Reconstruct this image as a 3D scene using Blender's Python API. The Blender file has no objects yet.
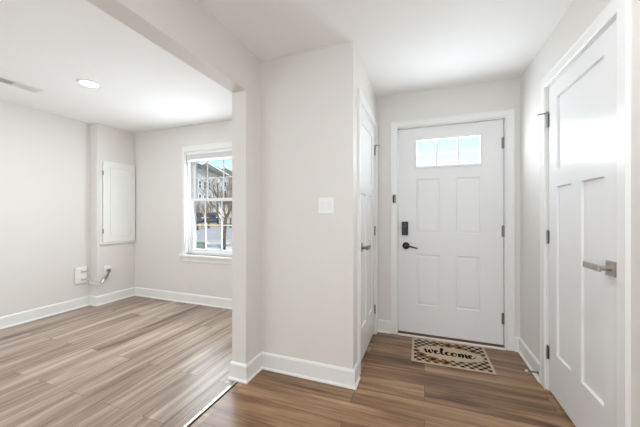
import bpy, bmesh, math, random
from mathutils import Vector, Matrix
random.seed(7)
sc = bpy.context.scene
COL = sc.collection
PI = math.pi
H = 2.44                                    # ceiling height
XR, YF, XC, YS = 0.80, 2.966, -0.47, 1.942  # right wall, front wall, closet wall, switch wall
XB, XJ, YJ = -1.22, -1.342, 1.7365          # divider faces and jamb
XL, XA, YL, YA = -4.099, -4.233, 3.014, 2.486
YBACK = -3.0
ZB = 2.125                                  # underside of the header beam

# ---------------------------------------------------------------- camera
cd = bpy.data.cameras.new('camera')
cam = bpy.data.objects.new('camera', cd); COL.objects.link(cam)
cam.location = (0, 0, 1.2192)
cam.rotation_euler = (math.radians(90), 0, math.radians(20.358))
cd.sensor_fit = 'HORIZONTAL'; cd.sensor_width = 36
cd.lens = 281.43 / 640 * 36
cd.shift_y = (214.32 - 213.5) / 640
cd.clip_start = 0.02; cd.clip_end = 500
sc.camera = cam

# ---------------------------------------------------------------- sky, sun, big lights, exposure
w = bpy.data.worlds.new('sky'); sc.world = w; w.use_nodes = True
nt = w.node_tree; nt.nodes.clear()
out = nt.nodes.new('ShaderNodeOutputWorld'); bg = nt.nodes.new('ShaderNodeBackground')
sky = nt.nodes.new('ShaderNodeTexSky'); sky.sky_type = 'NISHITA'; sky.sun_disc = False
sky.sun_elevation = math.radians(38); sky.sun_rotation = math.radians(150)
sky.air_density = 1.0; sky.dust_density = 0.3; sky.ozone_density = 1.5
nt.links.new(sky.outputs[0], bg.inputs[0]); bg.inputs[1].default_value = 0.20
nt.links.new(bg.outputs[0], out.inputs[0])

def light(name, kind, loc, energy, color=(1, 1, 1), rot=(0, 0, 0), **kw):
    l = bpy.data.lights.new(name, kind); l.energy = energy; l.color = color
    for k, v in kw.items(): setattr(l, k, v)
    o = bpy.data.objects.new(name, l); COL.objects.link(o); o.location = loc; o.rotation_euler = rot
    return o
SUN = light('sun', 'SUN', (0, -20, 30), 3.7, (1, .92, .80), angle=math.radians(.5))
SUN.rotation_euler = Vector((-.58, .55, -.68)).to_track_quat('-Z', 'Y').to_euler()
# daylight that comes in at the front door's glass
light('door_daylight', 'AREA', (0.211, YF + .115, 1.83), 15, (.86, .94, 1), (math.radians(-90), 0, 0),
      shape='RECTANGLE', size=.60, size_y=.30)
# added fill lights before the windowless back wall, unseen behind the camera
light('hall_fill', 'AREA', (-.25, YBACK + .06, 1.25), 56, (.80, .905, 1), (math.radians(150), 0, 0),
      shape='RECTANGLE', size=1.5, size_y=1.8)
light('room_fill', 'AREA', (-2.8, YBACK + .06, 1.25), 70, (.83, .925, 1), (math.radians(134), 0, 0),
      shape='RECTANGLE', size=2.2, size_y=1.8)
# daylight that comes in at the room's front window
light('window_daylight', 'AREA', (-2.665, YL + .056, 1.36), 27, (.86, .94, 1), (math.radians(-85), 0, 0),
      shape='RECTANGLE', size=.78, size_y=1.22)
sc.view_settings.view_transform = 'Standard'
sc.view_settings.look = 'None'
sc.view_settings.exposure = 0.05
sc.view_settings.gamma = 1.0
sc.view_settings.use_curve_mapping = False
sc.cycles.max_bounces = 12; sc.cycles.diffuse_bounces = 8; sc.cycles.transparent_max_bounces = 16
sc.cycles.sample_clamp_indirect = 6

# ---------------------------------------------------------------- materials
def srgb(r, g, b):
    f = lambda c: (c / 255) / 12.92 if c <= 10.3 else (((c / 255) + .055) / 1.055) ** 2.4
    return (f(r), f(g), f(b), 1)
class NT:
    def __init__(s, name):
        s.m = bpy.data.materials.new(name); s.m.use_nodes = True; s.t = s.m.node_tree
        s.b = s.t.nodes['Principled BSDF']
    def n(s, kind, **kw):
        x = s.t.nodes.new(kind)
        for k, v in kw.items(): setattr(x, k, v)
        return x
    def l(s, a, b): s.t.links.new(a, b)
    def math(s, op, a, b=None, c=None):
        x = s.n('ShaderNodeMath', operation=op)
        for i, v in enumerate((a, b, c)):
            if v is None: continue
            if isinstance(v, (int, float)): x.inputs[i].default_value = v
            else: s.l(v, x.inputs[i])
        return x.outputs[0]
def mat(name, col, rough=.5, metal=0, var=.03, scale=8, bump=0, bscale=200, spec=.5, coat=0):
    t = NT(name); b = t.b
    b.inputs['Roughness'].default_value = rough; b.inputs['Metallic'].default_value = metal
    b.inputs['Specular IOR Level'].default_value = spec
    if coat: b.inputs['Coat Weight'].default_value = coat; b.inputs['Coat Roughness'].default_value = .1
    tc = t.n('ShaderNodeTexCoord')
    no = t.n('ShaderNodeTexNoise'); no.inputs['Scale'].default_value = scale; no.inputs['Detail'].default_value = 4
    t.l(tc.outputs['Object'], no.inputs['Vector'])
    mx = t.n('ShaderNodeMix', data_type='RGBA')
    mx.inputs[6].default_value = tuple(c * (1 - var) for c in col[:3]) + (1,)
    mx.inputs[7].default_value = tuple(min(1, c * (1 + var)) for c in col[:3]) + (1,)
    t.l(no.outputs['Fac'], mx.inputs[0]); t.l(mx.outputs[2], b.inputs['Base Color'])
    if bump:
        n2 = t.n('ShaderNodeTexNoise'); n2.inputs['Scale'].default_value = bscale; n2.inputs['Detail'].default_value = 3
        bp = t.n('ShaderNodeBump'); bp.inputs['Strength'].default_value = bump; bp.inputs['Distance'].default_value = .002
        t.l(tc.outputs['Object'], n2.inputs['Vector']); t.l(n2.outputs['Fac'], bp.inputs['Height']); t.l(bp.outputs[0], b.inputs['Normal'])
    return t.m

def plank_mat(name, along_y, tones):
    t = NT(name); b = t.b
    tc = t.n('ShaderNodeTexCoord'); mp = t.n('ShaderNodeMapping')
    if along_y: mp.inputs['Rotation'].default_value = (0, 0, PI / 2)
    t.l(tc.outputs['Object'], mp.inputs['Vector'])
    br = t.n('ShaderNodeTexBrick'); br.offset = .37; br.offset_frequency = 2
    for k, v in (('Scale', 1), ('Mortar Size', .0012), ('Mortar Smooth', .2), ('Bias', 0), ('Brick Width', 1.22), ('Row Height', .178)):
        br.inputs[k].default_value = v
    br.inputs['Color1'].default_value = (0, 0, 0, 1); br.inputs['Color2'].default_value = (1, 1, 1, 1)
    br.inputs['Mortar'].default_value = (.5, .5, .5, 1)
    t.l(mp.outputs[0], br.inputs['Vector'])
    rnd = t.n('ShaderNodeSeparateColor'); t.l(br.outputs['Color'], rnd.inputs[0])
    wv = t.math('MULTIPLY', rnd.outputs[0], 37.0)
    def noise(sx, sy, detail, dist=0):
        m2 = t.n('ShaderNodeMapping'); m2.inputs['Scale'].default_value = (sx, sy, 1); t.l(mp.outputs[0], m2.inputs['Vector'])
        no = t.n('ShaderNodeTexNoise', noise_dimensions='4D'); no.inputs['Scale'].default_value = 1
        no.inputs['Detail'].default_value = detail; no.inputs['Distortion'].default_value = dist
        t.l(m2.outputs[0], no.inputs['Vector']); t.l(wv, no.inputs['W'])
        return no.outputs['Fac']
    broad = noise(.9, 12, 5, .9); grain = noise(2.0, 52, 6, .6); fine = noise(9, 210, 3)
    f = t.math('ADD', t.math('MULTIPLY', rnd.outputs[0], .26), t.math('MULTIPLY_ADD', broad, 1.25, -.27))
    f = t.math('ADD', f, t.math('MULTIPLY', t.math('SUBTRACT', grain, .5), .72))
    f = t.math('ADD', f, t.math('MULTIPLY', t.math('SUBTRACT', fine, .5), .34))
    cr = t.n('ShaderNodeValToRGB'); t.l(f, cr.inputs[0])
    el = cr.color_ramp.elements
    el[0].position = .12; el[0].color = tones[0]; el[1].position = .88; el[1].color = tones[-1]
    for i, c in enumerate(tones[1:-1]):
        e = el.new(.12 + .76 * (i + 1) / (len(tones) - 1)); e.color = c
    mx = t.n('ShaderNodeMix', data_type='RGBA'); t.l(br.outputs['Fac'], mx.inputs[0]); t.l(cr.outputs[0], mx.inputs[6])
    mx.inputs[7].default_value = srgb(58, 42, 32); t.l(mx.outputs[2], b.inputs['Base Color'])
    rg = t.math('MULTIPLY_ADD', grain, .14, .27); t.l(rg, b.inputs['Roughness'])
    bp = t.n('ShaderNodeBump'); bp.inputs['Strength'].default_value = .15; bp.inputs['Distance'].default_value = .002
    t.l(t.math('SUBTRACT', grain, t.math('MULTIPLY', br.outputs['Fac'], 2.0)), bp.inputs['Height']); t.l(bp.outputs[0], b.inputs['Normal'])
    return t.m

M = {}
M['wall'] = mat('wall_paint', srgb(225, 222, 218), .62, var=.008, scale=2, bump=.05, bscale=350, spec=.3)
M['ceiling'] = mat('ceiling_paint', srgb(243, 243, 242), .8, var=.006, scale=2, spec=.2)
M['trim'] = mat('trim_paint', srgb(236, 236, 234), .3, spec=.25, var=.006, scale=3)
M['door'] = mat('door_paint', srgb(234, 234, 234), .26, spec=.14, var=.006, scale=3, bump=.03, bscale=60)
PL = [srgb(76, 51, 34), srgb(126, 94, 66), srgb(158, 125, 93), srgb(188, 158, 124)]
M['floor_hall'] = plank_mat('brown_plank_crosswise', False, PL)
M['floor_room'] = plank_mat('brown_plank_lengthwise_glare', True, [srgb(84, 66, 54), srgb(138, 117, 101), srgb(170, 152, 137), srgb(200, 187, 174)])  # same flooring as the hall, window glare mixed in as lighter greyer tones
M['nickel'] = mat('satin_nickel', srgb(140, 136, 130), .34, 1, var=.05, scale=40)
M['lever'] = mat('brushed_nickel', srgb(186, 180, 171), .36, 1, var=.06, scale=60)
M['steel'] = mat('strip_metal', srgb(200, 196, 190), .35, 1, var=.05, scale=30)
M['black'] = mat('matte_black', srgb(22, 21, 22), .35, var=.1)
M['dark'] = mat('dark_gap', srgb(38, 34, 32), .8, var=.1)
M['plastic'] = mat('white_plastic', srgb(240, 240, 238), .3, var=.005)
M['rubber'] = mat('white_rubber', srgb(228, 226, 222), .6, var=.01)
M['vinyl'] = mat('window_vinyl', srgb(240, 241, 241), .3, var=.005)
M['sillwood'] = mat('threshold_brown', srgb(120, 88, 66), .5, var=.15, scale=30)
M['ventgrey'] = mat('vent_grey', srgb(66, 65, 64), .6, var=.05)
M['vent'] = mat('vent_white', srgb(226, 224, 220), .45, var=.01)
M['hose'] = mat('braided_hose', srgb(214, 214, 212), .4, var=.1, scale=200)
M['mattan'] = None
def glass_mat(name, tint, gloss):
    t = NT(name); t.t.nodes.remove(t.b)
    o = t.t.nodes['Material Output']; tr = t.n('ShaderNodeBsdfTransparent'); gl = t.n('ShaderNodeBsdfGlossy'); mx = t.n('ShaderNodeMixShader')
    tr.inputs[0].default_value = tint; gl.inputs['Roughness'].default_value = .02
    fr = t.n('ShaderNodeFresnel'); fr.inputs[0].default_value = gloss
    no = t.n('ShaderNodeTexNoise'); no.inputs['Scale'].default_value = 1.5
    bp = t.n('ShaderNodeBump'); bp.inputs['Strength'].default_value = .01; t.l(no.outputs['Fac'], bp.inputs['Height']); t.l(bp.outputs[0], gl.inputs['Normal'])
    t.l(fr.outputs[0], mx.inputs[0]); t.l(tr.outputs[0], mx.inputs[1]); t.l(gl.outputs[0], mx.inputs[2]); t.l(mx.outputs[0], o.inputs[0])
    return t.m
M['glass'] = glass_mat('window_glass', (.97, .985, .98, 1), 1.25)
def emit_mat(name, col, s):
    t = NT(name); t.b.inputs['Base Color'].default_value = col
    t.b.inputs['Emission Color'].default_value = col; t.b.inputs['Emission Strength'].default_value = s
    return t.m
def frosted(name, k):
    t = NT(name); t.t.nodes.remove(t.b)
    o = t.t.nodes['Material Output']; tr = t.n('ShaderNodeBsdfTransparent'); tl = t.n('ShaderNodeBsdfTranslucent'); mx = t.n('ShaderNodeMixShader')
    no = t.n('ShaderNodeTexNoise'); no.inputs['Scale'].default_value = 90
    t.l(t.math('MULTIPLY_ADD', no.outputs['Fac'], k * .2, k * .9), mx.inputs[0])
    tl.inputs[0].default_value = (.96, .98, 1, 1); t.l(tr.outputs[0], mx.inputs[1]); t.l(tl.outputs[0], mx.inputs[2]); t.l(mx.outputs[0], o.inputs[0])
    return t.m
M['obscure'] = frosted('obscure_glass', .007)
M['lamp'] = emit_mat('lit_lens', (1, .97, .92, 1), 14)

# ---------------------------------------------------------------- mesh helpers
def link(name, bm, m, parent=None, smooth=False, origin=None):
    bmesh.ops.recalc_face_normals(bm, faces=bm.faces)
    me = bpy.data.meshes.new(name); 
    if origin is not None: bmesh.ops.translate(bm, verts=bm.verts, vec=-Vector(origin))
    bm.to_mesh(me); bm.free()
    o = bpy.data.objects.new(name, me); COL.objects.link(o)
    if origin is not None: o.location = origin
    if m: me.materials.append(m)
    if smooth:
        for p in me.polygons: p.use_smooth = True
    if parent is not None:
        o.parent = parent
        o.matrix_parent_inverse = Matrix.Identity(4)
    return o
def box(bm, x0, x1, y0, y1, z0, z1, bev=0):
    r = bmesh.ops.create_cube(bm, size=1)
    vs = r['verts']
    for v in vs:
        v.co = Vector(((x0 + x1) / 2 + v.co.x * (x1 - x0), (y0 + y1) / 2 + v.co.y * (y1 - y0), (z0 + z1) / 2 + v.co.z * (z1 - z0)))
    if bev:
        es = list({e for v in vs for e in v.link_edges})
        bmesh.ops.bevel(bm, geom=es, offset=bev, segments=2, affect='EDGES', profile=.5)
    return vs
def cyl(bm, p0, p1, r, r2=None, seg=16):
    p0, p1 = Vector(p0), Vector(p1); d = p1 - p0
    mtx = Matrix.Translation((p0 + p1) / 2) @ d.to_track_quat('Z', 'Y').to_matrix().to_4x4()
    bmesh.ops.create_cone(bm, cap_ends=True, segments=seg, radius1=r, radius2=r if r2 is None else r2, depth=d.length, matrix=mtx)
def tube(bm, pts, rad, seg=8):
    pts = [Vector(p) for p in pts]
    if not isinstance(rad, (list, tuple)): rad = [rad] * len(pts)
    rings = []
    for i, p in enumerate(pts):
        t = (pts[min(i + 1, len(pts) - 1)] - pts[max(i - 1, 0)]).normalized()
        q = t.to_track_quat('Z', 'Y')
        rings.append([bm.verts.new(p + q @ Vector((math.cos(a) * rad[i], math.sin(a) * rad[i], 0))) for a in [2 * PI * k / seg for k in range(seg)]])
    for a, b in zip(rings, rings[1:]):
        for k in range(seg): bm.faces.new((a[k], a[(k + 1) % seg], b[(k + 1) % seg], b[k]))
    bm.faces.new(rings[0][::-1]); bm.faces.new(rings[-1])
def BM(): return bmesh.new()
def prism(bm, prof, fn, t0, t1):
    """profile of 2-D points swept from t0 to t1; fn(a, b, t) gives the point"""
    A = [bm.verts.new(fn(a, b, t0)) for a, b in prof]; B = [bm.verts.new(fn(a, b, t1)) for a, b in prof]
    n = len(prof)
    for k in range(n): bm.faces.new((A[k], A[(k + 1) % n], B[(k + 1) % n], B[k]))
    bm.faces.new(A[::-1]); bm.faces.new(B)
def struct(o): o['kind'] = 'structure'; return o
def tag(o, label, cat, group=None):
    o['label'] = label; o['category'] = cat
    if group: o['group'] = group
    return o
def empty(name, loc, rz=0):
    o = bpy.data.objects.new(name, None); COL.objects.link(o); o.location = loc; o.rotation_euler = (0, 0, rz); o.empty_display_size = .1
    return o
def wall(name, boxes, m=None):
    bm = BM()
    for b in boxes: box(bm, *b)
    return struct(link(name, bm, m or M['wall']))

# ---------------------------------------------------------------- setting: floors, ceiling, walls
T = .12
bm = BM(); box(bm, XB - .065, XR + T, YBACK - T, YF + .22, -.1, 0); struct(link('floor', bm, M['floor_hall']))
bm = BM(); box(bm, XA - T, XB - .065, YBACK - T, YL + .16, -.1, 0); struct(link('floor', bm, M['floor_room']))
bm = BM(); box(bm, XA - T, XR + T, YBACK - T, YL + .16, H, H + .1); struct(link('ceiling', bm, M['ceiling']))
# front wall of the hall, with the entry door's opening
DX0, DX1, DZ = -.268, .695, 2.102
wall('wall_front', [(XC - .11, DX0, YF, YF + .16, 0, H), (DX1, XR + T, YF, YF + .16, 0, H), (DX0, DX1, YF, YF + .16, DZ, H)])
RY0, RY1, RZ = 1.595, 2.392, 2.108
wall('wall_right', [(XR, XR + T, YBACK, RY0, 0, H), (XR, XR + T, RY1, YF, 0, H), (XR, XR + T, RY0, RY1, RZ, H)])
CY0, CY1, CZ = 2.132, 2.888, 2.10
wall('wall_closet', [(XC - .11, XC, YS, CY0, 0, H), (XC - .11, XC, CY1, YF, 0, H), (XC - .11, XC, CY0, CY1, CZ, H)])
wall('wall_switch', [(XB, XC - .11, YS, YS + .11, 0, H)])
bm = BM()
box(bm, XJ, XB, YJ, YL, 0, H); box(bm, XJ, XB, YBACK, YJ, ZB, H)
struct(link('wall_divider', bm, M['wall']))
wall('wall_left', [(XA - T, XA, YBACK, YA, 0, H)])
wall('wall_left_recess', [(XA - T, XL, YA, YL, 0, H)])
WX0, WX1, WZ0, WZ1 = -3.115, -2.215, .665, 2.085
wall('wall_room_front', [(XA - T, WX0, YL, YL + .16, 0, H), (WX1, XJ, YL, YL + .16, 0, H), (WX0, WX1, YL, YL + .16, 0, WZ0), (WX0, WX1, YL, YL + .16, WZ1, H)])
wall('wall_back', [(XA - T, XR + T, YBACK - T, YBACK, 0, H)])
# dark closets behind the two inner doors
wall('wall_closet_inside', [(XC - .85, XC - .80, YS + .11, YF, 0, H)])
wall('wall_right_inside', [(XR + .8, XR + .85, RY0 - .3, RY1 + .3, 0, H)])

# ---------------------------------------------------------------- baseboards
BP = [(0, 0), (.025, 0), (.0245, .007), (.021, .013), (.015, .016), (.014, .018), (.014, .112), (.010, .120), (.006, .126), (0, .126)]
def base(name, axis, face, sgn, t0, t1, m0=0, m1=0):
    """skirting with a shoe mould; m = 1 mitres an outside corner, -1 an inside one, 0 is a square end"""
    bm = BM(); e = .0004
    def P(a, b, t):
        t = t0 - m0 * a + (e if m0 else 0) if t == 0 else t1 + m1 * a - (e if m1 else 0)
        return (face + sgn * a, t, b) if axis == 'X' else (t, face + sgn * a, b)
    prism(bm, BP, P, 0, 1)
    return struct(link(name, bm, M['trim']))
base('baseboard_switch', 'Y', YS, -1, XB, XC, -1, 1)
base('baseboard_divider', 'X', XB, 1, YJ, YS, 1, -1)
base('baseboard_jamb', 'Y', YJ, -1, XJ, XB, 1, 1)
base('baseboard_divider_room', 'X', XJ, -1, YJ, YL, 1, -1)
base('baseboard_closet', 'X', XC, 1, YS, 2.066, 1, 0)
base('baseboard_front_left', 'Y', YF, -1, XC, -.324, 0, 0)
base('baseboard_front_right', 'Y', YF, -1, .754, XR, 0, -1)
base('baseboard_right', 'X', XR, -1, 2.462, YF, 0, -1)
base('baseboard_right_near', 'X', XR, -1, YBACK, 1.534, 0, 0)
base('baseboard_room_front', 'Y', YL, -1, XL, XJ, -1, -1)
base('baseboard_left_recess', 'X', XL, 1, YA, YL, 1, -1)
base('baseboard_recess_side', 'Y', YA, -1, XA, XL, -1, 1)
base('baseboard_left', 'X', XA, 1, YBACK, YA, 0, -1)

# ---------------------------------------------------------------- door casings
CP = [(0, 0), (.011, 0), (.015, .006), (.015, .055), (.018, .060), (.018, .068), (0, .068)]  # (proud, across)
def casing(name, axis, face, sgn, a0, a1, top, wdt=.068):
    """three boards round an opening a0..a1 on the wall axis = face"""
    bm = BM(); s = wdt / .068
    P = lambda pr, al, z: (face + sgn * pr, al, z) if axis == 'X' else (al, face + sgn * pr, z)
    rings = []
    for along in ('l', 'tl', 'tr', 'r'):
        ring = []
        for pr, ac in CP:
            ac *= s
            if along == 'l': ring.append(P(pr, a0 - ac, 0))
            if along == 'tl': ring.append(P(pr, a0 - ac, top + ac))
            if along == 'tr': ring.append(P(pr, a1 + ac, top + ac))
            if along == 'r': ring.append(P(pr, a1 + ac, 0))
        rings.append([bm.verts.new(p) for p in ring])
    n = len(CP)
    for A, B in zip(rings, rings[1:]):
        for k in range(n): bm.faces.new((A[k], A[(k + 1) % n], B[(k + 1) % n], B[k]))
    bm.faces.new(rings[0]); bm.faces.new(rings[-1][::-1])
    # jamb lining inside the opening, with a stop behind the slab
    return bm
def jamb(bm, axis, f0, f1, a0, a1, top, th=.012):
    B = (lambda al0, al1, z0, z1: box(bm, min(f0, f1), max(f0, f1), al0, al1, z0, z1)) if axis == 'X' else \
        (lambda al0, al1, z0, z1: box(bm, al0, al1, min(f0, f1), max(f0, f1), z0, z1))
    B(a0, a0 + th, 0, top); B(a1 - th, a1, 0, top); B(a0 + th, a1 - th, top - th, top)
bm = casing('trim_1', 'Y', YF, -1, DX0 + .008, DX1 - .005, DZ - .004, .062); jamb(bm, 'Y', YF - .001, YF + .16, DX0, DX1, DZ); struct(link('trim_1', bm, M['trim']))
bm = casing('trim_2', 'X', XR, -1, RY0 + .010, RY1 - .001, RZ - .004, .068); jamb(bm, 'X', XR + .001, XR + .12, RY0, RY1, RZ); struct(link('trim_2', bm, M['trim']))
bm = casing('trim_3', 'X', XC, 1, CY0 + .004, CY1 - .004, CZ - .004, .066); jamb(bm, 'X', XC - .001, XC - .11, CY0, CY1, CZ); struct(link('trim_3', bm, M['trim']))

# ---------------------------------------------------------------- panelled door slabs
def slab(bm, W, Z0, Z1, th, panels, hole=None, raised=False, fn=None):
    """front face at depth 0 looking to -depth; fn(a, d, z) maps width a, depth d, height z to a point"""
    rects = list(panels) + ([hole] if hole else [])
    xs = sorted({0, W} | {r[0] for r in rects} | {r[1] for r in rects}); zs = sorted({Z0, Z1} | {r[2] for r in rects} | {r[3] for r in rects})
    cache = {}
    def V(a, d, z):
        k = (round(a, 5), round(d, 5), round(z, 5))
        if k not in cache: cache[k] = bm.verts.new(fn(a, d, z))
        return cache[k]
    def quad(*p): bm.faces.new([V(*q) for q in p])
    inside = lambda x, z: any(r[0] < x < r[1] and r[2] < z < r[3] for r in rects)
    for x0, x1 in zip(xs, xs[1:]):
        for z0, z1 in zip(zs, zs[1:]):
            if inside((x0 + x1) / 2, (z0 + z1) / 2): continue
            quad((x0, 0, z0), (x1, 0, z0), (x1, 0, z1), (x0, 0, z1))
            quad((x0, th, z0), (x0, th, z1), (x1, th, z1), (x1, th, z0))
    for x0, x1 in zip(xs, xs[1:]):
        quad((x0, 0, Z0), (x0, th, Z0), (x1, th, Z0), (x1, 0, Z0)); quad((x0, 0, Z1), (x1, 0, Z1), (x1, th, Z1), (x0, th, Z1))
    for z0, z1 in zip(zs, zs[1:]):
        quad((0, 0, z0), (0, 0, z1), (0, th, z1), (0, th, z0)); quad((W, 0, z0), (W, th, z0), (W, th, z1), (W, 0, z1))
    prof = [(0, 0), (.007, .007), (.016, .007), (.032, .0025)] if raised else [(0, 0), (.0015, .003), (.005, .012)]
    for r in panels:
        for side in (0, 1):
            pr = [(i, d if side == 0 else th - d) for i, d in prof]
            R = [[(r[0] + i, d, r[2] + i), (r[1] - i, d, r[2] + i), (r[1] - i, d, r[3] - i), (r[0] + i, d, r[3] - i)] for i, d in pr]
            for A, B in zip(R, R[1:]):
                for k in range(4): quad(A[k], A[(k + 1) % 4], B[(k + 1) % 4], B[k])
            quad(*R[-1])
    if hole:
        r = hole; c = [(r[0], r[2]), (r[1], r[2]), (r[1], r[3]), (r[0], r[3])]
        for k in range(4):
            (a, z), (a2, z2) = c[k], c[(k + 1) % 4]
            quad((a, 0, z), (a2, 0, z2), (a2, th, z2), (a, th, z))

def hinge_mesh(bm, fn, a, z, hh=.089):
    """knuckle on the line a plus a leaf on the jamb; fn(a, d, z) with d negative = proud of the slab"""
    segs = 5; dz = hh / segs
    for k in range(segs):
        cyl(bm, fn(a, -.006, z - hh / 2 + k * dz + .0006), fn(a, -.006, z - hh / 2 + (k + 1) * dz - .0006), .0065, seg=12)
    cyl(bm, fn(a, -.006, z + hh / 2), fn(a, -.006, z + hh / 2 + .006), .0045, .002, seg=10)
    cyl(bm, fn(a, -.006, z - hh / 2 - .004), fn(a, -.006, z - hh / 2), .003, .0045, seg=10)
    for s in (-1, 1):
        p = [fn(a + s * .002, .0, z - hh / 2), fn(a + s * .016, -.0012, z + hh / 2)]
        box(bm, *[f(q) for i in range(3) for q in [[p[0][i], p[1][i]]] for f in (min, max)])

# ---- front door (door_1): six panels below a glazed strip
fn1 = lambda a, d, z: (-.250 + a, YF + .030 + d, z)
SW = .926
hole = (.168, .752, 1.690, 1.968)
pans = [(.173, .389, 1.033, 1.572), (.537, .741, 1.033, 1.572), (.175, .389, .308, .818), (.537, .741, .308, .818)]
bm = BM(); slab(bm, SW, .024, 2.088, .044, pans, hole, True, fn1)
door1 = struct(link('door_1', bm, M['door'], origin=(0.213, YF + .05, 0)))
def child(name, bm, m, parent, smooth=False, label=None):
    o = link(name, bm, m, None, smooth)
    o.parent = parent; o.matrix_parent_inverse = Matrix.Translation(-parent.location)
    if label: o['label'] = label
    return o
def child_rot(name, bm, m, parent, smooth=False):   # for parents turned about z: coordinates already local
    o = link(name, bm, m, None, smooth); o.parent = parent; return o
# lite frame, bars and glass
bm = BM(); y0 = YF + .030
x0, x1, z0, z1 = -.250 + hole[0], -.250 + hole[1], hole[2], hole[3]
for b in ((x0 - .012, x0 + .012, z0 - .012, z1 + .012), (x1 - .012, x1 + .012, z0 - .012, z1 + .012)):
    box(bm, b[0], b[1], y0 - .009, y0 + .02, b[2], b[3], .003)
for zz in (z0, z1): box(bm, x0 + .012, x1 - .012, y0 - .009, y0 + .02, zz - .012, zz + .012, .003)
child('lite_frame', bm, M['trim'], door1)
bm = BM()
for k in (1, 2):
    xx = x0 + (x1 - x0) * k / 3; box(bm, xx - .009, xx + .009, y0 + .008, y0 + .018, z0 + .012, z1 - .012)
zz = (z0 + z1) / 2; box(bm, x0 + .012, x1 - .012, y0 + .009, y0 + .017, zz - .004, zz + .004)
child('glazing_bar', bm, M['trim'], door1)
bm = BM(); box(bm, x0 + .001, x1 - .001, y0 + .021, y0 + .025, z0 + .001, z1 - .001); child('lite_glass', bm, M['obscure'], door1)
# hinges
for z in (1.873, 1.066, .266):
    bm = BM(); hinge_mesh(bm, fn1, SW + .002, z, .1); child('hinge', bm, M['nickel'], door1, label='satin nickel hinge')
# keypad deadbolt and black lever
bm = BM(); lx, lz = -.185, 1.077
box(bm, lx - .030, lx + .030, y0 - .032, y0 - .0002, lz - .070, lz + .068, .007)
dead = child('deadbolt_keypad', bm, M['black'], door1, label='black keypad deadbolt')
bm = BM(); box(bm, lx - .022, lx + .022, y0 - .036, y0 - .030, lz + .000, lz + .056, .003); child_rot('keypad', bm, mat('keypad_glass', srgb(26, 26, 32), .3, var=.05), dead)
bm = BM(); hx, hz = -.176, .900
cyl(bm, (hx, y0, hz), (hx, y0 - .010, hz), .036, .034, 28); cyl(bm, (hx, y0 - .010, hz), (hx, y0 - .048, hz), .013, .012, 16)
tube(bm, [(hx - .004, y0 - .046, hz), (hx + .02, y0 - .050, hz), (hx + .06, y0 - .052, hz - .006), (hx + .112, y0 - .050, hz - .020)], [.011, .010, .0085, .0065], 10)
child('lever_handle', bm, M['black'], door1, True, label='black lever handle')
bm = BM(); box(bm, -.250 + .005, -.250 + .062, y0 - .014, y0 - .0002, 2.062, 2.083, .003); child('contact_sensor', bm, M['plastic'], door1)
bm = BM(); box(bm, -.2515, -.2499, y0 + .006, y0 + .03, .87, .94); box(bm, -.2515, -.2499, y0 + .006, y0 + .03, 1.05, 1.11); child('latch_plate', bm, M['black'], door1)
bm = BM(); box(bm, -.2499, .6759, y0 + .004, y0 + .040, .012, .0238); child('door_sweep', bm, M['sillwood'], door1)
# threshold
bm = BM(); box(bm, DX0 + .013, DX1 - .013, YF - .004, YF + .16, 0.0005, .011); struct(link('trim_4', bm, M['sillwood']))
bm = BM(); box(bm, DX0 + .013, DX1 - .013, YF - .030, YF - .0045, 0.0005, .014, .003); struct(link('trim_5', bm, M['trim']))
# flip latch on the casing
t = empty('swing_lock', (-.283, YF - .016, 1.376))
bm = BM(); box(bm, -.014, .012, -.006, 0, -.044, .044, .002); child_rot('plate', bm, M['nickel'], t)
bm = BM(); box(bm, -.019, -.003, -.022, -.0062, -.038, .038, .003); child_rot('bar', bm, M['black'], t)
tag(t, 'small dark swing lock screwed to casing left of front door', 'lock')

# ---- right door (door_2): one wide panel over two tall ones
fn2 = lambda a, d, z: (XR + .007 + d, 2.376 - a, z)      # a runs from the hinge towards the camera
W2 = .765
pans2 = [(.120, .637, 1.514, 1.985), (.122, .313, .297, 1.402), (.426, .637, .297, 1.402)]
bm = BM(); slab(bm, W2, .012, 2.098, .035, pans2, None, False, fn2)
door2 = struct(link('door_2', bm, M['door'], origin=(XR + .02, 2.0, 0)))
for z in (1.868, 1.062, .264):
    bm = BM(); hinge_mesh(bm, fn2, -.003, z); child('hinge', bm, M['nickel'], door2, label='satin nickel hinge')
def lever(bm, fn, a, z, sgn):
    c = [fn(a - .033, -.013, z - .034), fn(a + .033, -.0002, z + .034)]
    box(bm, *[f(c[0][i], c[1][i]) for i in range(3) for f in (min, max)], bev=.002)
    cyl(bm, fn(a, -.010, z), fn(a, -.050, z), .012, .012, 18)
    c = [fn(a + sgn * -.013, -.062, z - .017), fn(a + sgn * .120, -.047, z + .013)]
    box(bm, *[f(c[0][i], c[1][i]) for i in range(3) for f in (min, max)], bev=.004)
bm = BM(); lever(bm, fn2, 2.376 - 1.668, .972, -1); child('lever_handle', bm, M['lever'], door2, label='satin nickel lever handle')

# ---- closet door (door_3), same pattern, hinged at the far side
fn3 = lambda a, d, z: (XC - .007 - d, 2.876 - a, z)
W3 = .732
pans3 = [(.115, .617, 1.500, 1.975), (.117, .305, .290, 1.390), (.420, .617, .290, 1.390)]
bm = BM(); slab(bm, W3, .034, 2.089, .035, pans3, None, False, fn3)
door3 = struct(link('door_3', bm, M['door'], origin=(XC - .02, 2.5, 0)))
for z in (1.865, 1.052, .256):
    bm = BM(); hinge_mesh(bm, fn3, -.003, z); child('hinge', bm, M['nickel'], door3, label='satin nickel hinge')
bm = BM(); lever(bm, fn3, W3 - .062, .955, -1); child('lever_handle', bm, M['nickel'], door3, label='satin nickel lever handle')

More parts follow.
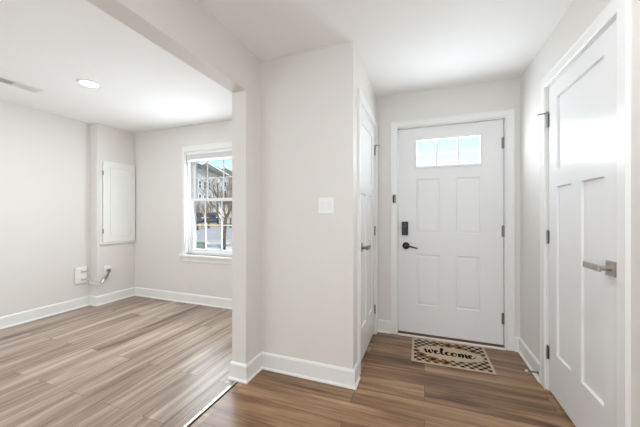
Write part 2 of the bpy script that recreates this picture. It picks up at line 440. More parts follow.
# hinge-pin stops at the top hinges
def pin_stop(loc, dx, dy, label):
    t = empty('hinge_pin_stop', loc)
    bm = BM(); cyl(bm, (0, 0, -.003), (0, 0, .004), .010, seg=16); tube(bm, [(0, 0, 0), (dx * .5, dy * .5, 0), (dx, dy, 0)], .0035, 8)
    child_rot('arm', bm, M['nickel'], t)
    bm = BM(); v = Vector((dx, dy, 0)); u = v.normalized(); cyl(bm, v - u * .002, v + u * .012, .009, seg=14); child_rot('bumper', bm, M['rubber'], t)
    bm = BM(); tube(bm, [(0, 0, 0), (dx * .3, -dy * .9, 0), (dx * .35, -dy * 1.5, 0)], .003, 8); child_rot('lower_arm', bm, M['nickel'], t)
    return tag(t, label, 'door stop')
pin_stop((XR - .001, 2.379, 1.922), -.040, .018, 'satin nickel hinge pin stop on top hinge of the door at right')
pin_stop((XC + .002, 2.879, 1.920), .050, .018, 'small hinge pin stop on top hinge of the closet door at left')
# spring stop on the right baseboard
t = empty('spring_door_stop', (XR - .0142, 2.50, .055))
bm = BM(); cyl(bm, (0, 0, 0), (-.006, 0, 0), .013, .010, 16); child_rot('mount', bm, M['nickel'], t)
bm = BM(); tube(bm, [(-.004 - .062 * k / 110, .0052 * math.cos(k * .95), .0052 * math.sin(k * .95)) for k in range(111)], .0016, 5); child_rot('spring', bm, M['nickel'], t)
bm = BM(); cyl(bm, (-.066, 0, 0), (-.082, 0, 0), .0085, .007, 14); child_rot('tip', bm, M['rubber'], t)
tag(t, 'spring door stop with white tip on baseboard beside the right door', 'door stop')

# ---------------------------------------------------------------- floor transition strip
bm = BM(); prism(bm, [(-.012, .0003), (.008, .0003), (.006, .004), (-.010, .004)], lambda a, b, t: (XB - .065 + a, t, b), YBACK, YJ - .03); struct(link('trim_6', bm, M['steel']))
bm = BM(); box(bm, XB - .0565, XB - .045, YBACK, YJ - .03, .0003, .002); struct(link('trim_7', bm, M['dark']))

# ---------------------------------------------------------------- window of the room (window_1)
YW = YL + .085
win = struct(empty('window_1', ((WX0 + WX1) / 2, YL, WZ0)))
def wchild(name, bm, m, par=None, label=None):
    o = link(name, bm, m); o.parent = par or win; o.matrix_parent_inverse = Matrix.Translation(-win.location)
    if par is not None: o.matrix_parent_inverse = Matrix.Identity(4)
    if label: o['label'] = label
    return o
bm = BM()   # lining and outer frame
box(bm, WX0, WX0 + .012, YL - .001, YL + .16, WZ0, WZ1); box(bm, WX1 - .012, WX1, YL - .001, YL + .16, WZ0, WZ1); box(bm, WX0 + .012, WX1 - .012, YL - .001, YL + .16, WZ1 - .012, WZ1)
for a, b in ((WX0 + .012, WX0 + .05), (WX1 - .05, WX1 - .012)): box(bm, a, b, YL + .05, YL + .15, WZ0 + .01, WZ1 - .012)
box(bm, WX0 + .05, WX1 - .05, YL + .05, YL + .15, WZ0, WZ0 + .030); box(bm, WX0 + .05, WX1 - .05, YL + .05, YL + .15, WZ1 - .045, WZ1 - .012)
wchild('window_frame', bm, M['vinyl'])
bm = BM()   # flat casing round the opening
cw = .045
box(bm, WX0 - cw, WX0, YL - .015, YL, WZ0, WZ1 + .075, .002); box(bm, WX1, WX1 + cw, YL - .015, YL, WZ0, WZ1 + .075, .002); box(bm, WX0, WX1, YL - .015, YL, WZ1 - .004, WZ1 + .075, .002)
wchild('casing', bm, M['trim'])
bm = BM(); box(bm, WX0 - cw - .03, WX1 + cw + .03, YL - .045, YL + .05, WZ0 - .026, WZ0, .004); box(bm, WX0 - cw, WX1 + cw, YL - .014, YL, WZ0 - .095, WZ0 - .026, .002)
wchild('window_sill', bm, M['trim'])
MUN = (-2.832, -2.556)
ZM = 1.418
def sash(y, za, zb, nrow):
    bm = BM(); xa, xb = WX0 + .05, WX1 - .05; s = .036
    box(bm, xa, xa + s, y, y + .032, za, zb); box(bm, xb - s, xb, y, y + .032, za, zb)
    box(bm, xa + s, xb - s, y, y + .032, za, za + .044); box(bm, xa + s, xb - s, y, y + .032, zb - .036, zb)
    o = wchild('sash', bm, M['vinyl'])
    g = BM()
    for k in (1, 2): x = MUN[k - 1]; box(g, x - .006, x + .006, y + .010, y + .022, za + .044, zb - .036)
    zc = (za + .044 + zb - .036) / 2
    box(g, xa + s, xb - s, y + .011, y + .021, zc - .006, zc + .006)
    wchild('muntin', g, M['vinyl'], o)
    p = BM(); box(p, xa + s, xb - s, y + .024, y + .028, za + .044, zb - .036); wchild('pane', p, M['glass'], o)
sash(YL + .100, ZM - .020, WZ1 - .045, 2)
sash(YL + .062, WZ0 + .030, ZM + .020, 2)
# raised blind
bl = empty('window_blind', ((WX0 + WX1) / 2, YL + .02, WZ1 - .012))
W_ = (WX1 - WX0) / 2 - .022
bm = BM(); box(bm, -W_, W_, -.022, .022, -.036, 0, .002); child_rot('headrail', bm, M['vinyl'], bl)
bm = BM()
for k in range(22): box(bm, -W_ + .004, W_ - .004, -.020, .020, -.038 - .0034 * (k + 1), -.038 - .0034 * (k + 1) + .0022)
o = child_rot('slat_stack', bm, M['vinyl'], bl)
bm = BM(); box(bm, -W_ + .004, W_ - .004, -.018, .018, -.134, -.116, .003); child_rot('bottom_rail', bm, M['vinyl'], bl)
bm = BM(); tube(bm, [(-W_ + .05, -.030, -.02), (-W_ + .05, -.031, -.62)], .0035, 8); child_rot('wand', bm, M['plastic'], bl)
tag(bl, 'white slatted blind pulled up at the top of the window', 'blind')

# ---------------------------------------------------------------- left room fixtures
# panel door on the recess wall
Y0, Y1, Z0, Z1 = 2.520, 3.000, .825, 1.948
pd = empty('wall_cabinet_panel', (XL, (Y0 + Y1) / 2, Z0))
L = lambda y: y - (Y0 + Y1) / 2
bm = BM()
for a in ((L(Y0), L(Y0) + .022, 0, Z1 - Z0), (L(Y1) - .012, L(Y1), 0, Z1 - Z0)): box(bm, .0005, .012, a[0], a[1], a[2], a[3])
box(bm, .0005, .012, L(Y0) + .022, L(Y1) - .012, 0, .02); box(bm, .0005, .012, L(Y0) + .022, L(Y1) - .012, Z1 - Z0 - .02, Z1 - Z0)
box(bm, .0005, .026, L(Y0), L(Y1) + .006, -.018, -.0005, .003)
child_rot('frame', bm, M['trim'], pd)
fnp = lambda a, d, z: (.026 + d, L(Y1) - .006 - a, z)
bm = BM(); slab(bm, Y1 - Y0 - .034, .012, Z1 - Z0 - .008, .0135, [(.055, Y1 - Y0 - .125, .085, Z1 - Z0 - .085)], None, False, lambda a, d, z: (.026 - d, L(Y1) - .006 - a, z) )
bd = child_rot('panel_door', bm, M['trim'], pd)
for z in (.955, .165):
    bm = BM(); cyl(bm, (.029, L(Y0) + .026, z - .03), (.029, L(Y0) + .026, z + .03), .006, seg=10); o = child_rot('hinge', bm, M['nickel'], bd)
tag(pd, 'white hinged panel door set on the recess wall beside the window', 'wall cabinet')
# outlet box on the far-left wall
t = empty('utility_box', (XA, 2.372, .42))
bm = BM(); box(bm, .0005, .030, -.072, .058, -.105, .105, .012); child_rot('housing', bm, M['plastic'], t)
for z in (.052, -.052):
    bm = BM(); tube(bm, [(.028, -.01, z), (.046, .0, z), (.052, .035, z), (.050, .055, z)], .009, 10); child_rot('connector', bm, M['steel'], t)
tag(t, 'white plastic utility box with two metal connectors low on left wall', 'utility box')
# valve plate on the recess wall
t = empty('shutoff_valve', (XL, 2.612, .452))
bm = BM(); box(bm, .0005, .010, -.045, .045, -.07, .06, .003); child_rot('wall_plate', bm, M['plastic'], t)
bm = BM(); cyl(bm, (.008, .0, .0), (.05, 0, 0), .012, seg=14); cyl(bm, (.05, 0, .018), (.05, 0, -.02), .017, seg=14)
tube(bm, [(.05, 0, -.01), (.055, -.03, -.07), (.055, -.055, -.11), (.055, -.07, -.125)], [.014, .013, .015, .017], 12); child_rot('valve_body', bm, M['nickel'], t)
bm = BM(); cyl(bm, (.055, -.072, -.115), (.062, -.105, -.150), .022, .018, 14); child_rot('coupling', bm, M['steel'], t)
tag(t, 'chrome shutoff valve on white wall plate below the panel door', 'valve')
bm = BM(); tube(bm, [(XL + .064, 2.494, .289), (XL + .050, 2.470, .290), (XL - .01, 2.462, .300), (XA + .075, 2.450, .305), (XA + .056, 2.438, .325), (XA + .058, 2.436, .352)], .0085, 10)
tag(link('supply_hose', bm, M['hose'], smooth=True), 'pale braided hose running round the wall corner above the baseboard', 'hose')
# ceiling register
vx0, vx1, vy0, vy1 = -3.655, -3.515, 1.30, 1.648
vt = empty('ceiling_vent', ((vx0 + vx1) / 2, (vy0 + vy1) / 2, H)); vw, vl = (vx1 - vx0) / 2, (vy1 - vy0) / 2
bm = BM()
for a in ((-vw, -vw + .018, -vl, vl), (vw - .018, vw, -vl, vl), (-vw + .018, vw - .018, -vl, -vl + .018), (-vw + .018, vw - .018, vl - .018, vl), (-vw + .018, vw - .018, -.006, .006)): box(bm, a[0], a[1], a[2], a[3], -.008, -.0005, .001)
child_rot('frame', bm, M['vent'], vt)
bm = BM(); box(bm, -vw + .012, vw - .012, -vl + .012, vl - .012, -.0022, -.0006); child_rot('backing', bm, M['ventgrey'], vt)
def louvres(y0_, y1_, tilt, n):
    bm = BM()
    for k in range(n):
        y = y0_ + (y1_ - y0_) * (k + .5) / n; dy = .007 * tilt
        prism(bm, [(y - dy - .0008, -.0075), (y - dy + .0008, -.0075), (y + dy + .0008, -.0026), (y + dy - .0008, -.0026)], lambda a, b, t: (t, a, b), -vw + .019, vw - .019)
    child_rot('louvre', bm, M['vent'], vt)
louvres(-vl + .02, -.008, 1, 11); louvres(.008, vl - .02, -1, 11)
tag(vt, 'white ceiling vent with slanted louvres in the room at left', 'vent')
# recessed downlights: the first is seen, the rest are added fill
def downlight(x, y, e, label, grp=None):
    t = empty('recessed_light', (x, y, H))
    bm = BM()
    n = 40
    P = [(.092, -.0005), (.092, -.004), (.086, -.007), (.070, -.006), (.070, -.0005)]
    R = [[bm.verts.new((r * math.cos(2 * PI * k / n), r * math.sin(2 * PI * k / n), z)) for k in range(n)] for r, z in P]
    for A, B in zip(R, R[1:] + R[:1]):
        for k in range(n): bm.faces.new((A[k], A[(k + 1) % n], B[(k + 1) % n], B[k]))
    child_rot('trim_ring', bm, M['trim'], t, True)
    bm = BM(); cyl(bm, (0, 0, -.0035), (0, 0, -.0008), .069, seg=40); child_rot('lens', bm, M['lamp'], t)
    l = light('downlight', 'AREA', (0, 0, -.012), e, (.93, .97, 1), shape='DISK', size=.14); l.parent = t
    return tag(t, label, 'ceiling light')
downlight(-2.935, 1.715, 10, 'round recessed ceiling light glowing in the room at left')
downlight(-2.935, -.35, 5, 'added round ceiling fill light, unseen further back in the room at left')  # added out of view to lift the room's left wall and floor
downlight(.42, .90, 12, 'added round ceiling fill light, out of view above the hall before the camera')  # added above the frame to brighten the header beam and doors
downlight(-.05, -1.4, 9, 'added round ceiling fill light, unseen at the back of the hall')  # added behind the camera for extra light on hall floor and walls
# light switch
sw = empty('light_switch', (-.6725, YS, 1.2825))
bm = BM(); box(bm, -.0585, .0585, -.006, -.0003, -.0575, .0575, .0025); child_rot('wall_plate', bm, M['plastic'], sw)
for s in (-1, 1):
    bm = BM(); prism(bm, [(-.0062, -.033), (-.0085, -.033), (-.0072, 0), (-.0100, .033), (-.0062, .033)], lambda a, b, t: (t, a, b), s * .023 - .0165, s * .023 + .0165)
    child_rot('rocker', bm, M['trim'], sw)
tag(sw, 'white two-gang rocker light switch on the grey wall', 'light switch')

# ---------------------------------------------------------------- welcome mat
def mat_shader():
    t = NT('jute_mat_print'); b = t.b; b.inputs['Roughness'].default_value = .95; b.inputs['Specular IOR Level'].default_value = .1
    tc = t.n('ShaderNodeTexCoord'); sp = t.n('ShaderNodeSeparateXYZ'); t.l(tc.outputs['Object'], sp.inputs[0])
    x, y = sp.outputs[0], sp.outputs[1]
    no = t.n('ShaderNodeTexNoise'); no.inputs['Scale'].default_value = 160; no.inputs['Detail'].default_value = 4; t.l(tc.outputs['Object'], no.inputs['Vector'])
    jit = t.math('MULTIPLY', t.math('SUBTRACT', no.outputs['Fac'], .5), .010)
    per = .046
    def stripe(c):
        fr = t.math('FRACT', t.math('DIVIDE', c, per)); return t.math('LESS_THAN', fr, .50)
    u = t.math('MULTIPLY', t.math('ADD', x, y), .7071); v = t.math('MULTIPLY', t.math('SUBTRACT', x, y), .7071)
    u = t.math('ADD', u, jit); v = t.math('ADD', v, jit)
    a, c = stripe(u), stripe(v)
    plaid = t.math('ADD', t.math('MULTIPLY', a, c), t.math('MULTIPLY', t.math('ADD', a, c), .62))
    plaid = t.math('MINIMUM', plaid, 1.0)
    # oval centre and plain edge stay jute
    ov = t.math('ADD', t.math('POWER', t.math('DIVIDE', x, .268), 2), t.math('POWER', t.math('DIVIDE', y, .122), 2))
    ov = t.math('ADD', ov, t.math('MULTIPLY', jit, 8))
    m1 = t.math('GREATER_THAN', ov, 1.0)
    m2 = t.math('LESS_THAN', t.math('ABSOLUTE', x), .288); m3 = t.math('LESS_THAN', t.math('ABSOLUTE', y), .208)
    f = t.math('MULTIPLY', t.math('MULTIPLY', plaid, m1), t.math('MULTIPLY', m2, m3))
    j = t.n('ShaderNodeMix', data_type='RGBA'); j.inputs[6].default_value = srgb(170, 147, 122); j.inputs[7].default_value = srgb(208, 189, 164); t.l(no.outputs['Fac'], j.inputs[0])
    mx = t.n('ShaderNodeMix', data_type='RGBA'); t.l(f, mx.inputs[0]); t.l(j.outputs[2], mx.inputs[6]); mx.inputs[7].default_value = srgb(34, 28, 26)
    t.l(mx.outputs[2], b.inputs['Base Color'])
    bp = t.n('ShaderNodeBump'); bp.inputs['Strength'].default_value = .5; bp.inputs['Distance'].default_value = .003; t.l(no.outputs['Fac'], bp.inputs['Height']); t.l(bp.outputs[0], b.inputs['Normal'])
    return t.m
M['mat'] = mat_shader(); M['matink'] = mat('mat_black_ink', srgb(26, 22, 21), .95, var=.2, scale=120, spec=.1)
M['matedge'] = mat('mat_backing', srgb(40, 34, 32), .9, var=.1)
M['petal'] = mat('printed_petal', srgb(134, 94, 54), .95, var=.25, scale=60, spec=.1); M['heart'] = mat('printed_heart', srgb(58, 36, 24), .95, var=.2, spec=.1)
dm = empty('doormat', (.201, 2.683, 0), math.radians(1.0))
MW, MH = .308, .228
def flat(bm, poly, z0, z1): prism(bm, poly, lambda a, b, t: (a, b, t), z0, z1)
bm = BM(); flat(bm, [(-MW, -MH), (MW, -MH), (MW, MH), (-MW, MH)], .0035, .009); child_rot('woven_top', bm, M['mat'], dm)
bm = BM(); flat(bm, [(-MW + .002, -MH + .002), (MW - .002, -MH + .002), (MW - .002, MH - .002), (-MW + .002, MH - .002)], .0003, .0034); child_rot('backing', bm, M['matedge'], dm)
# handwritten word, one pen stroke per letter group
def catmull(P, n=7):
    P = [Vector(p) for p in P]; Q = [P[0]] + P + [P[-1]]; R = []
    for i in range(1, len(Q) - 2):
        a, b, c, d = Q[i - 1:i + 3]
        for k in range(n):
            s = k / n; R.append(.5 * ((2 * b) + (c - a) * s + (2 * a - 5 * b + 4 * c - d) * s * s + (3 * b - a - 3 * c + d) * s ** 3))
    R.append(P[-1]); return R
def ribbon(bm, P, z0, z1, wmin, wmax):
    R = catmull([(x, y, 0) for x, y in P]); L_, R_ = [], []
    for i, p in enumerate(R):
        t = (R[min(i + 1, len(R) - 1)] - R[max(i - 1, 0)]).normalized(); nrm = Vector((-t.y, t.x, 0))
        wd = wmin + (wmax - wmin) * max(0, -t.y) ** .8          # thick on the down strokes
        L_.append(p + nrm * wd / 2); R_.append(p - nrm * wd / 2)
    for i in range(len(R) - 1):
        q = [L_[i], R_[i], R_[i + 1], L_[i + 1]]
        top = [bm.verts.new((v.x, v.y, z1)) for v in q]; bm.faces.new(top)
        bot = [bm.verts.new((v.x, v.y, z0)) for v in q]
        for k in range(4): bm.faces.new((top[k], top[(k + 1) % 4], bot[(k + 1) % 4], bot[k]))
strokes = [
    [(0, .95), (.12, 1.0), (.2, .4), (.38, 0), (.55, .45), (.62, .9), (.66, .35), (.85, 0), (1.05, .5), (1.1, 1.0), (1.0, 1.02), (1.2, .8), (1.4, .82)],     # w
    [(1.3, .45), (1.55, .55), (1.75, .8), (1.62, 1.0), (1.42, .75), (1.4, .25), (1.62, 0), (1.9, .2), (2.15, .55)],                     # e
    [(2.05, .5), (2.35, 1.1), (2.45, 1.75), (2.3, 1.85), (2.2, 1.3), (2.2, .4), (2.35, 0), (2.6, .2), (2.75, .4)],                      # l
    [(3.2, .8), (3.02, 1.0), (2.78, .7), (2.78, .25), (3.0, 0), (3.3, .2), (3.45, .4)],                                               # c
    [(3.85, .95), (3.55, .85), (3.48, .35), (3.7, 0), (3.98, .3), (3.98, .8), (3.8, .98), (3.95, .8), (4.3, .85)],                        # o
    [(4.3, .95), (4.4, .9), (4.38, .4), (4.36, 0), (4.5, .7), (4.68, 1.0), (4.8, .75), (4.76, 0), (4.92, .7), (5.1, 1.0), (5.22, .75), (5.2, .2), (5.34, 0), (5.55, .3)],   # m
    [(5.5, .45), (5.75, .55), (5.92, .8), (5.8, 1.0), (5.6, .75), (5.58, .25), (5.8, 0), (6.1, .2), (6.35, .65)],                        # e
]
bm = BM(); S = .0715
for s in strokes: ribbon(bm, [((x - 3.15) * S * .90, (y - .62) * S * .90) for x, y in s], .0088, .0098, .0075, .021)
child_rot('lettering', bm, M['matink'], dm)
def sunflower(cx, cy, r):
    bm = BM()
    for k in range(12):
        a = 2 * PI * k / 12; pts = []
        for rr, ww in ((.35, 0), (.6, .13), (.8, .14), (1.0, 0)):
            pts.append((rr, ww))
        poly = pts + [(q[0], -q[1]) for q in pts[1:-1]][::-1]
        flat(bm, [(cx + r * (p[0] * math.cos(a) - p[1] * math.sin(a)), cy + r * (p[0] * math.sin(a) + p[1] * math.cos(a))) for p in poly], .0088, .0096 + .0002 * (k % 2))
    f = child_rot('sunflower_print', bm, M['petal'], dm)
    bm = BM(); cyl(bm, (cx, cy, .0088), (cx, cy, .0100), r * .42, seg=18); child_rot('flower_heart', bm, M['heart'], f)
for a in ((.005, .158, .052), (.098, .150, .046), (.20, .108, .034), (-.09, .165, .034), (-.225, -.098, .046), (-.135, -.146, .050), (-.035, -.168, .040), (-.268, -.03, .030)): sunflower(*a)
tag(dm, 'woven tan welcome mat with black lattice print before the front door', 'doormat')

# ---------------------------------------------------------------- outside
FW, RT = Vector((-.3479, .9375, 0)), Vector((.9375, .3479, 0))
def gz(d):
    K = [(-10, -.45), (4, -.5), (12, -.6), (22, -.6), (40, -.34), (50, .33), (62, .6), (200, 3.0)]
    for (a, x), (b, y) in zip(K, K[1:]):
        if d <= b: return x + (y - x) * (d - a) / (b - a)
    return K[-1][1]
def at(d, a): return FW * d + RT * (a * d)          # depth d, sideways slope a, on plan
snow = NT('snow_and_lawn'); 
_tc = snow.n('ShaderNodeTexCoord'); _n = snow.n('ShaderNodeTexNoise'); _n.inputs['Scale'].default_value = .35; _n.inputs['Detail'].default_value = 6
snow.l(_tc.outputs['Object'], _n.inputs['Vector']); _r = snow.n('ShaderNodeValToRGB'); snow.l(_n.outputs['Fac'], _r.inputs[0])
e = _r.color_ramp.elements; e[0].position = .42; e[0].color = srgb(232, 234, 238); e[1].position = .66; e[1].color = srgb(150, 132, 92)
_e = e.new(.55); _e.color = srgb(214, 208, 190); snow.l(_r.outputs[0], snow.b.inputs['Base Color']); snow.b.inputs['Roughness'].default_value = .9
M['asphalt'] = mat('asphalt', srgb(190, 188, 186), .9, var=.15, scale=1.2)
M['drygrass'] = mat('dry_grass', srgb(176, 150, 92), .95, var=.25, scale=3)
M['mulch'] = mat('mulch', srgb(92, 72, 56), .95, var=.3, scale=6)
M['concrete'] = mat('concrete', srgb(205, 202, 196), .85, var=.06, scale=2)
def band(name, d0, d1, a0, a1, m, lift, th=.02, wob=0):
    bm = BM(); nd, na = max(2, int((d1 - d0) / 2) + 1), 24
    G = []
    for i in range(nd + 1):
        row = []
        for j in range(na + 1):
            aa = a0 + (a1 - a0) * j / na; d = d0 + (d1 - d0) * i / nd
            if i in (0, nd): d += wob * math.sin(j * 1.9 + i)
            p = FW * d + RT * aa; row.append((p.x, p.y, gz(d) + lift))
        G.append(row)
    top = [[bm.verts.new(p) for p in r] for r in G]; bot = [[bm.verts.new((p[0], p[1], p[2] - th)) for p in r] for r in G]
    for i in range(nd):
        for j in range(na):
            bm.faces.new((top[i][j], top[i][j + 1], top[i + 1][j + 1], top[i + 1][j])); bm.faces.new((bot[i][j], bot[i + 1][j], bot[i + 1][j + 1], bot[i][j + 1]))
    for j in range(na):
        for i in (0, nd): bm.faces.new((top[i][j], bot[i][j], bot[i][j + 1], top[i][j + 1]))
    for i in range(nd):
        for j in (0, na): bm.faces.new((top[i][j], top[i + 1][j], bot[i + 1][j], bot[i][j]))
    return struct(link(name, bm, m))
band('ground', 3.2, 160, -120, 60, snow.m, 0, .3)
band('road', 19.5, 36, -60, 40, M['asphalt'], .02, .05, .3)
band('road', 41, 52, -60, 40, M['asphalt'], .03, .05, .2)
band('curb', 17.4, 18.0, -60, 40, M['concrete'], .12, .15)
band('sidewalk', 15.4, 16.6, -60, 40, M['concrete'], .02, .03)
bm = BM()
c = at(38.6, -.385)
for k in range(1): pass
ring = [(c + RT * 4.6 * math.cos(2 * PI * k / 24) * (1 + .1 * math.sin(3 * k)) + FW * 2.4 * math.sin(2 * PI * k / 24)) for k in range(24)]
prism(bm, [(p.x, p.y) for p in ring], lambda a, b, t: (a, b, t), gz(38.6) - .3, gz(38.6) + .30); struct(link('grass_island', bm, M['drygrass']))
bm = BM(); c = at(13.2, -.392)
ring = [(c + RT * 1.1 * math.cos(2 * PI * k / 24) * (1 + .15 * math.sin(5 * k)) + FW * .55 * math.sin(2 * PI * k / 24)) for k in range(24)]
prism(bm, [(p.x, p.y) for p in ring], lambda a, b, t: (a, b, t), gz(13) - .1, gz(13) + .05); struct(link('mulch_bed', bm, M['mulch']))

# houses
M['siding'] = mat('pale_siding', srgb(200, 200, 204), .8, var=.03, scale=.5); M['sidinggrey'] = mat('grey_siding', srgb(176, 176, 182), .8, var=.04, scale=.5)
M['sidingtan'] = mat('tan_siding', srgb(200, 190, 178), .8, var=.04, scale=.5); M['brick'] = mat('brick_base', srgb(150, 112, 98), .9, var=.12, scale=3)
M['roofgreen'] = mat('grey_green_shingle', srgb(108, 122, 116), .9, var=.12, scale=2); M['roofbrown'] = mat('brown_shingle', srgb(96, 84, 76), .9, var=.12, scale=2)
M['housetrim'] = mat('house_trim', srgb(236, 236, 234), .6, var=.02); M['darkglass'] = mat('dark_window', srgb(52, 62, 78), .1, var=.1, scale=1)
M['eave'] = mat('brown_fascia', srgb(120, 108, 98), .8, var=.05)
def house(loc, rz, Wd, Dp, eave, ridge, wallm, roofm, nwin, floors, label, gable_front=False):
    """front face on local -y side, width along x"""
    t = empty('townhouse', loc, rz)
    bm = BM(); box(bm, -Wd / 2, Wd / 2, 0, Dp, -1.5, eave); 
    child_rot('wall', bm, wallm, t)
    bm = BM(); box(bm, -Wd / 2 - .05, Wd / 2 + .05, -.06, -.003, -1.4, 2.2); child_rot('ground_storey', bm, M['concrete'], t)
    bm = BM(); ov = .5
    if not gable_front:
        prism(bm, [(-ov, eave), (-ov, eave + .25), (Dp / 2, ridge), (Dp + ov, eave + .25), (Dp + ov, eave)], lambda a, b, x: (x, a, b), -Wd / 2 - ov, Wd / 2 + ov)
    else:
        prism(bm, [(-Wd / 2 - ov, eave), (-Wd / 2 - ov, eave + .25), (0, ridge), (Wd / 2 + ov, eave + .25), (Wd / 2 + ov, eave)], lambda a, b, y: (a, y, b), -.25, Dp + ov)
    child_rot('roof', bm, roofm, t)
    bm = BM()
    if gable_front:
        for s in (-1, 1): prism(bm, [(s * (Wd / 2 + ov), eave - .05), (s * (Wd / 2 + ov), eave + .28), (0, ridge + .05), (0, ridge - .35)], lambda a, b, y: (a, y, b), -.4, -.26)
    else: box(bm, -Wd / 2 - ov, Wd / 2 + ov, -ov - .1, -ov - .005, eave - .12, eave + .26)
    child_rot('fascia', bm, M['housetrim'] if gable_front else M['eave'], t)
    for f in range(floors):
        z = 3.2 + f * 2.75
        if z + 1.6 > eave: break
        for k in range(nwin):
            x = -Wd / 2 + Wd * (k + .5) / nwin
            bm = BM()
            for b in ((x - .58, x - .46, z, z + 1.6), (x + .46, x + .58, z, z + 1.6), (x - .46, x + .46, z, z + .1), (x - .46, x + .46, z + 1.5, z + 1.6), (x - .46, x + .46, z + .76, z + .84)): box(bm, b[0], b[1], -.1, -.003, b[2], b[3])
            wn = child_rot('window', bm, M['housetrim'], t)
            bm = BM(); box(bm, x - .46, x + .46, -.05, -.004, z + .1, z + 1.5); child_rot('window_glass', bm, M['darkglass'], wn)
    for k in range(max(1, nwin // 2)):
        x = -Wd / 2 + Wd * (k + .5) / max(1, nwin // 2)
        bm = BM(); box(bm, x - 1.2, x + 1.2, -.14, -.062, -1.0, 2.1); child_rot('garage_door', bm, M['housetrim'], t)
    tag(t, label, 'house'); return t
p0 = at(54, -.450); p1 = at(66, -.362); dirv = (p1 - p0); mid = (p0 + p1) / 2
house((mid.x, mid.y, .5), math.atan2(dirv.y, dirv.x), dirv.length + 6, 11, 10.0, 13.0, M['siding'], M['roofbrown'], 8, 3, 'pale sided townhouse row with dark windows and brown eave outside the window')
p = at(88, -.402); house((p.x, p.y, 1.1), math.radians(22), 15, 9, 11.6, 16.6, M['sidinggrey'], M['roofgreen'], 4, 4, 'grey house with tall gable rising behind the pale townhouse row', True)
p = at(112, -.338); house((p.x, p.y, 1.6), math.radians(24), 16, 10, 13.4, 18.6, M['sidingtan'], M['roofgreen'], 4, 4, 'tan house with white edged gable seen at right through the window', True)

# bare trees
M['bark'] = mat('grey_bark', srgb(92, 80, 72), .95, var=.2, scale=12); M['twig'] = mat('brown_twig', srgb(118, 99, 74), .95, var=.2, scale=10)
def tree(loc, trunk_h, r, height, n, label, lean=(0, 0), name='bare_tree', seed=1, twigm=None):
    rnd = random.Random(seed); t = empty(name, loc)
    bm = BM(); tp = [(0, 0, -.15), (lean[0] * .2, lean[1] * .2, trunk_h * .4), (lean[0] * .6, lean[1] * .6, trunk_h * .8), (lean[0], lean[1], trunk_h)]
    tube(bm, tp, [r * 1.25, r, r * .9, r * .8], 10); child_rot('trunk', bm, M['bark'], t, True)
    bm = BM()
    def grow(p, d, ln, rr, lev):
        pts = [p]; q = p.copy(); dd = d.copy()
        for k in range(3):
            dd = (dd + Vector((rnd.uniform(-.2, .2), rnd.uniform(-.2, .2), rnd.uniform(0, .16)))).normalized(); q = q + dd * ln / 3; pts.append(q.copy())
        tube(bm, pts, [rr, rr * .8, rr * .6, rr * .4], 5)
        if lev > 0:
            for k in range(4):
                s = pts[rnd.randint(1, 3)]; nd = (dd + Vector((rnd.uniform(-.9, .9), rnd.uniform(-.9, .9), rnd.uniform(-.1, .7)))).normalized()
                grow(s, nd, ln * rnd.uniform(.55, .75), rr * .5, lev - 1)
    top = Vector((lean[0], lean[1], trunk_h))
    for k in range(n):
        a = 2 * PI * k / n + rnd.uniform(-.3, .3); d = Vector((math.cos(a) * .6, math.sin(a) * .6, rnd.uniform(.5, 1.2))).normalized()
        grow(top - Vector((0, 0, rnd.uniform(0, .25) * trunk_h)), d, (height - trunk_h) * .5, r * .36, 3)
    child_rot('branches', bm, twigm or M['twig'], t)
    return tag(t, label, 'tree')
p = at(13.6, -.343); tree((p.x, p.y, gz(13.6)), 1.75, .085, 3.9, 10, 'slim bare tree with dark trunk standing nearest the window', (.12, .05), seed=3)
for i, (d, a, hh, lb) in enumerate(((30, -.435, 4.0, 'bare tree in front of the pale townhouse row, at left of the window view'), (33, -.395, 3.6, 'bare brown tree between the lamp post and the pale townhouses'), (34, -.318, 4.6, 'bare tree at far right beyond the slim trunk in the window'))):
    p = at(d, a); tree((p.x, p.y, gz(d)), 1.0, .10, hh, 7, lb, (0, 0), seed=20 + i)

# street lamp
p = at(38.2, -.363); lp = empty('street_lamp', (p.x, p.y, gz(38.2) + .15))
bm = BM(); cyl(bm, (0, 0, -.2), (0, 0, .9), .16, .11, 12); cyl(bm, (0, 0, .9), (0, 0, 5.7), .085, .07, 12); child_rot('post', bm, M['black'], lp)
bm = BM(); cyl(bm, (0, 0, 5.7), (0, 0, 6.3), .17, .29, 10); child_rot('lantern', bm, mat('lantern_glass', srgb(240, 226, 196), .3, var=.03), lp)
bm = BM(); cyl(bm, (0, 0, 6.3), (0, 0, 6.6), .33, .07, 10); cyl(bm, (0, 0, 6.6), (0, 0, 6.75), .04, .01, 8); child_rot('cap', bm, M['black'], lp)
tag(lp, 'black street lamp post with pale lantern seen through the window', 'street lamp')
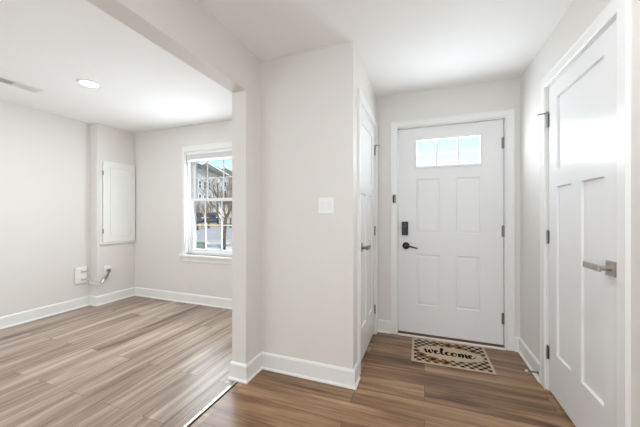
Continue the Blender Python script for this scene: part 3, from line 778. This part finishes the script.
# green utility cabinet
p = at(13.0, -.430); g = empty('utility_cabinet', (p.x, p.y, gz(13)), math.radians(28)); M['green'] = mat('cabinet_green', srgb(112, 128, 106), .6, var=.06)
bm = BM(); box(bm, -.26, .26, -.22, .22, .04, .50, .02); child_rot('cabinet', bm, M['green'], g)
bm = BM(); prism(bm, [(-.25, .50), (.25, .50), (.25, .53), (-.25, .58)], lambda a, b, t: (t, a, b), -.28, .28); child_rot('lid', bm, M['green'], g)
bm = BM(); box(bm, -.34, .34, -.30, .30, -.06, .04); child_rot('pad', bm, M['concrete'], g)
tag(g, 'low green utility cabinet standing in snow outside the window', 'utility cabinet')
# parked cars
M['tyre'] = mat('tyre', srgb(30, 30, 32), .9); 
def car(loc, rz, colr, label):
    t = empty('car', loc, rz); pm = mat('car_paint', colr, .25, .3, var=.04, coat=.6)
    Wc = .9
    prof = [(-2.2, .32), (-2.25, .62), (-2.1, .82), (-1.15, .95), (1.5, 1.0), (2.15, .92), (2.25, .6), (2.2, .32)]
    bm = BM(); prism(bm, prof, lambda a, b, x: (x, a, b), -Wc, Wc); bmesh.ops.bevel(bm, geom=bm.edges[:], offset=.06, segments=2, affect='EDGES'); child_rot('body', bm, pm, t)
    cab = [(-1.15, .92, .84), (-.45, 1.45, .66), (1.05, 1.48, .66), (1.85, .98, .82)]
    bm = BM(); A = [bm.verts.new((-c[2], c[0], c[1])) for c in cab]; B = [bm.verts.new((c[2], c[0], c[1])) for c in cab]
    bm.faces.new(A); bm.faces.new(B[::-1])
    for k in range(4): bm.faces.new((A[k], B[k], B[(k + 1) % 4], A[(k + 1) % 4]))
    child_rot('cabin_glass', bm, M['darkglass'], t)
    bm = BM(); box(bm, -.66, .66, -.5, 1.1, 1.44, 1.51, .03); child_rot('roof', bm, pm, t)
    for sx in (-1, 1):
        for yy in (-1.35, 1.35):
            bm = BM(); cyl(bm, (sx * .72, yy, .33), (sx * .92, yy, .33), .33, seg=20); child_rot('wheel', bm, M['tyre'], t)
    for sx in (-1, 1):
        bm = BM(); box(bm, sx * .68 - .16, sx * .68 + .16, -2.27, -2.16, .62, .78, .02); child_rot('headlight', bm, M['housetrim'], t)
    return tag(t, label, 'car')
for d, a, colr, lb in ((44.5, -.434, srgb(92, 108, 128), 'blue car parked at the left edge of the window view'), (45.0, -.383, srgb(62, 80, 112), 'dark blue car parked behind the street lamp')):
    p = at(d, a); car((p.x, p.y, gz(d) + .03), math.radians(20.4 + 22), colr, lb)
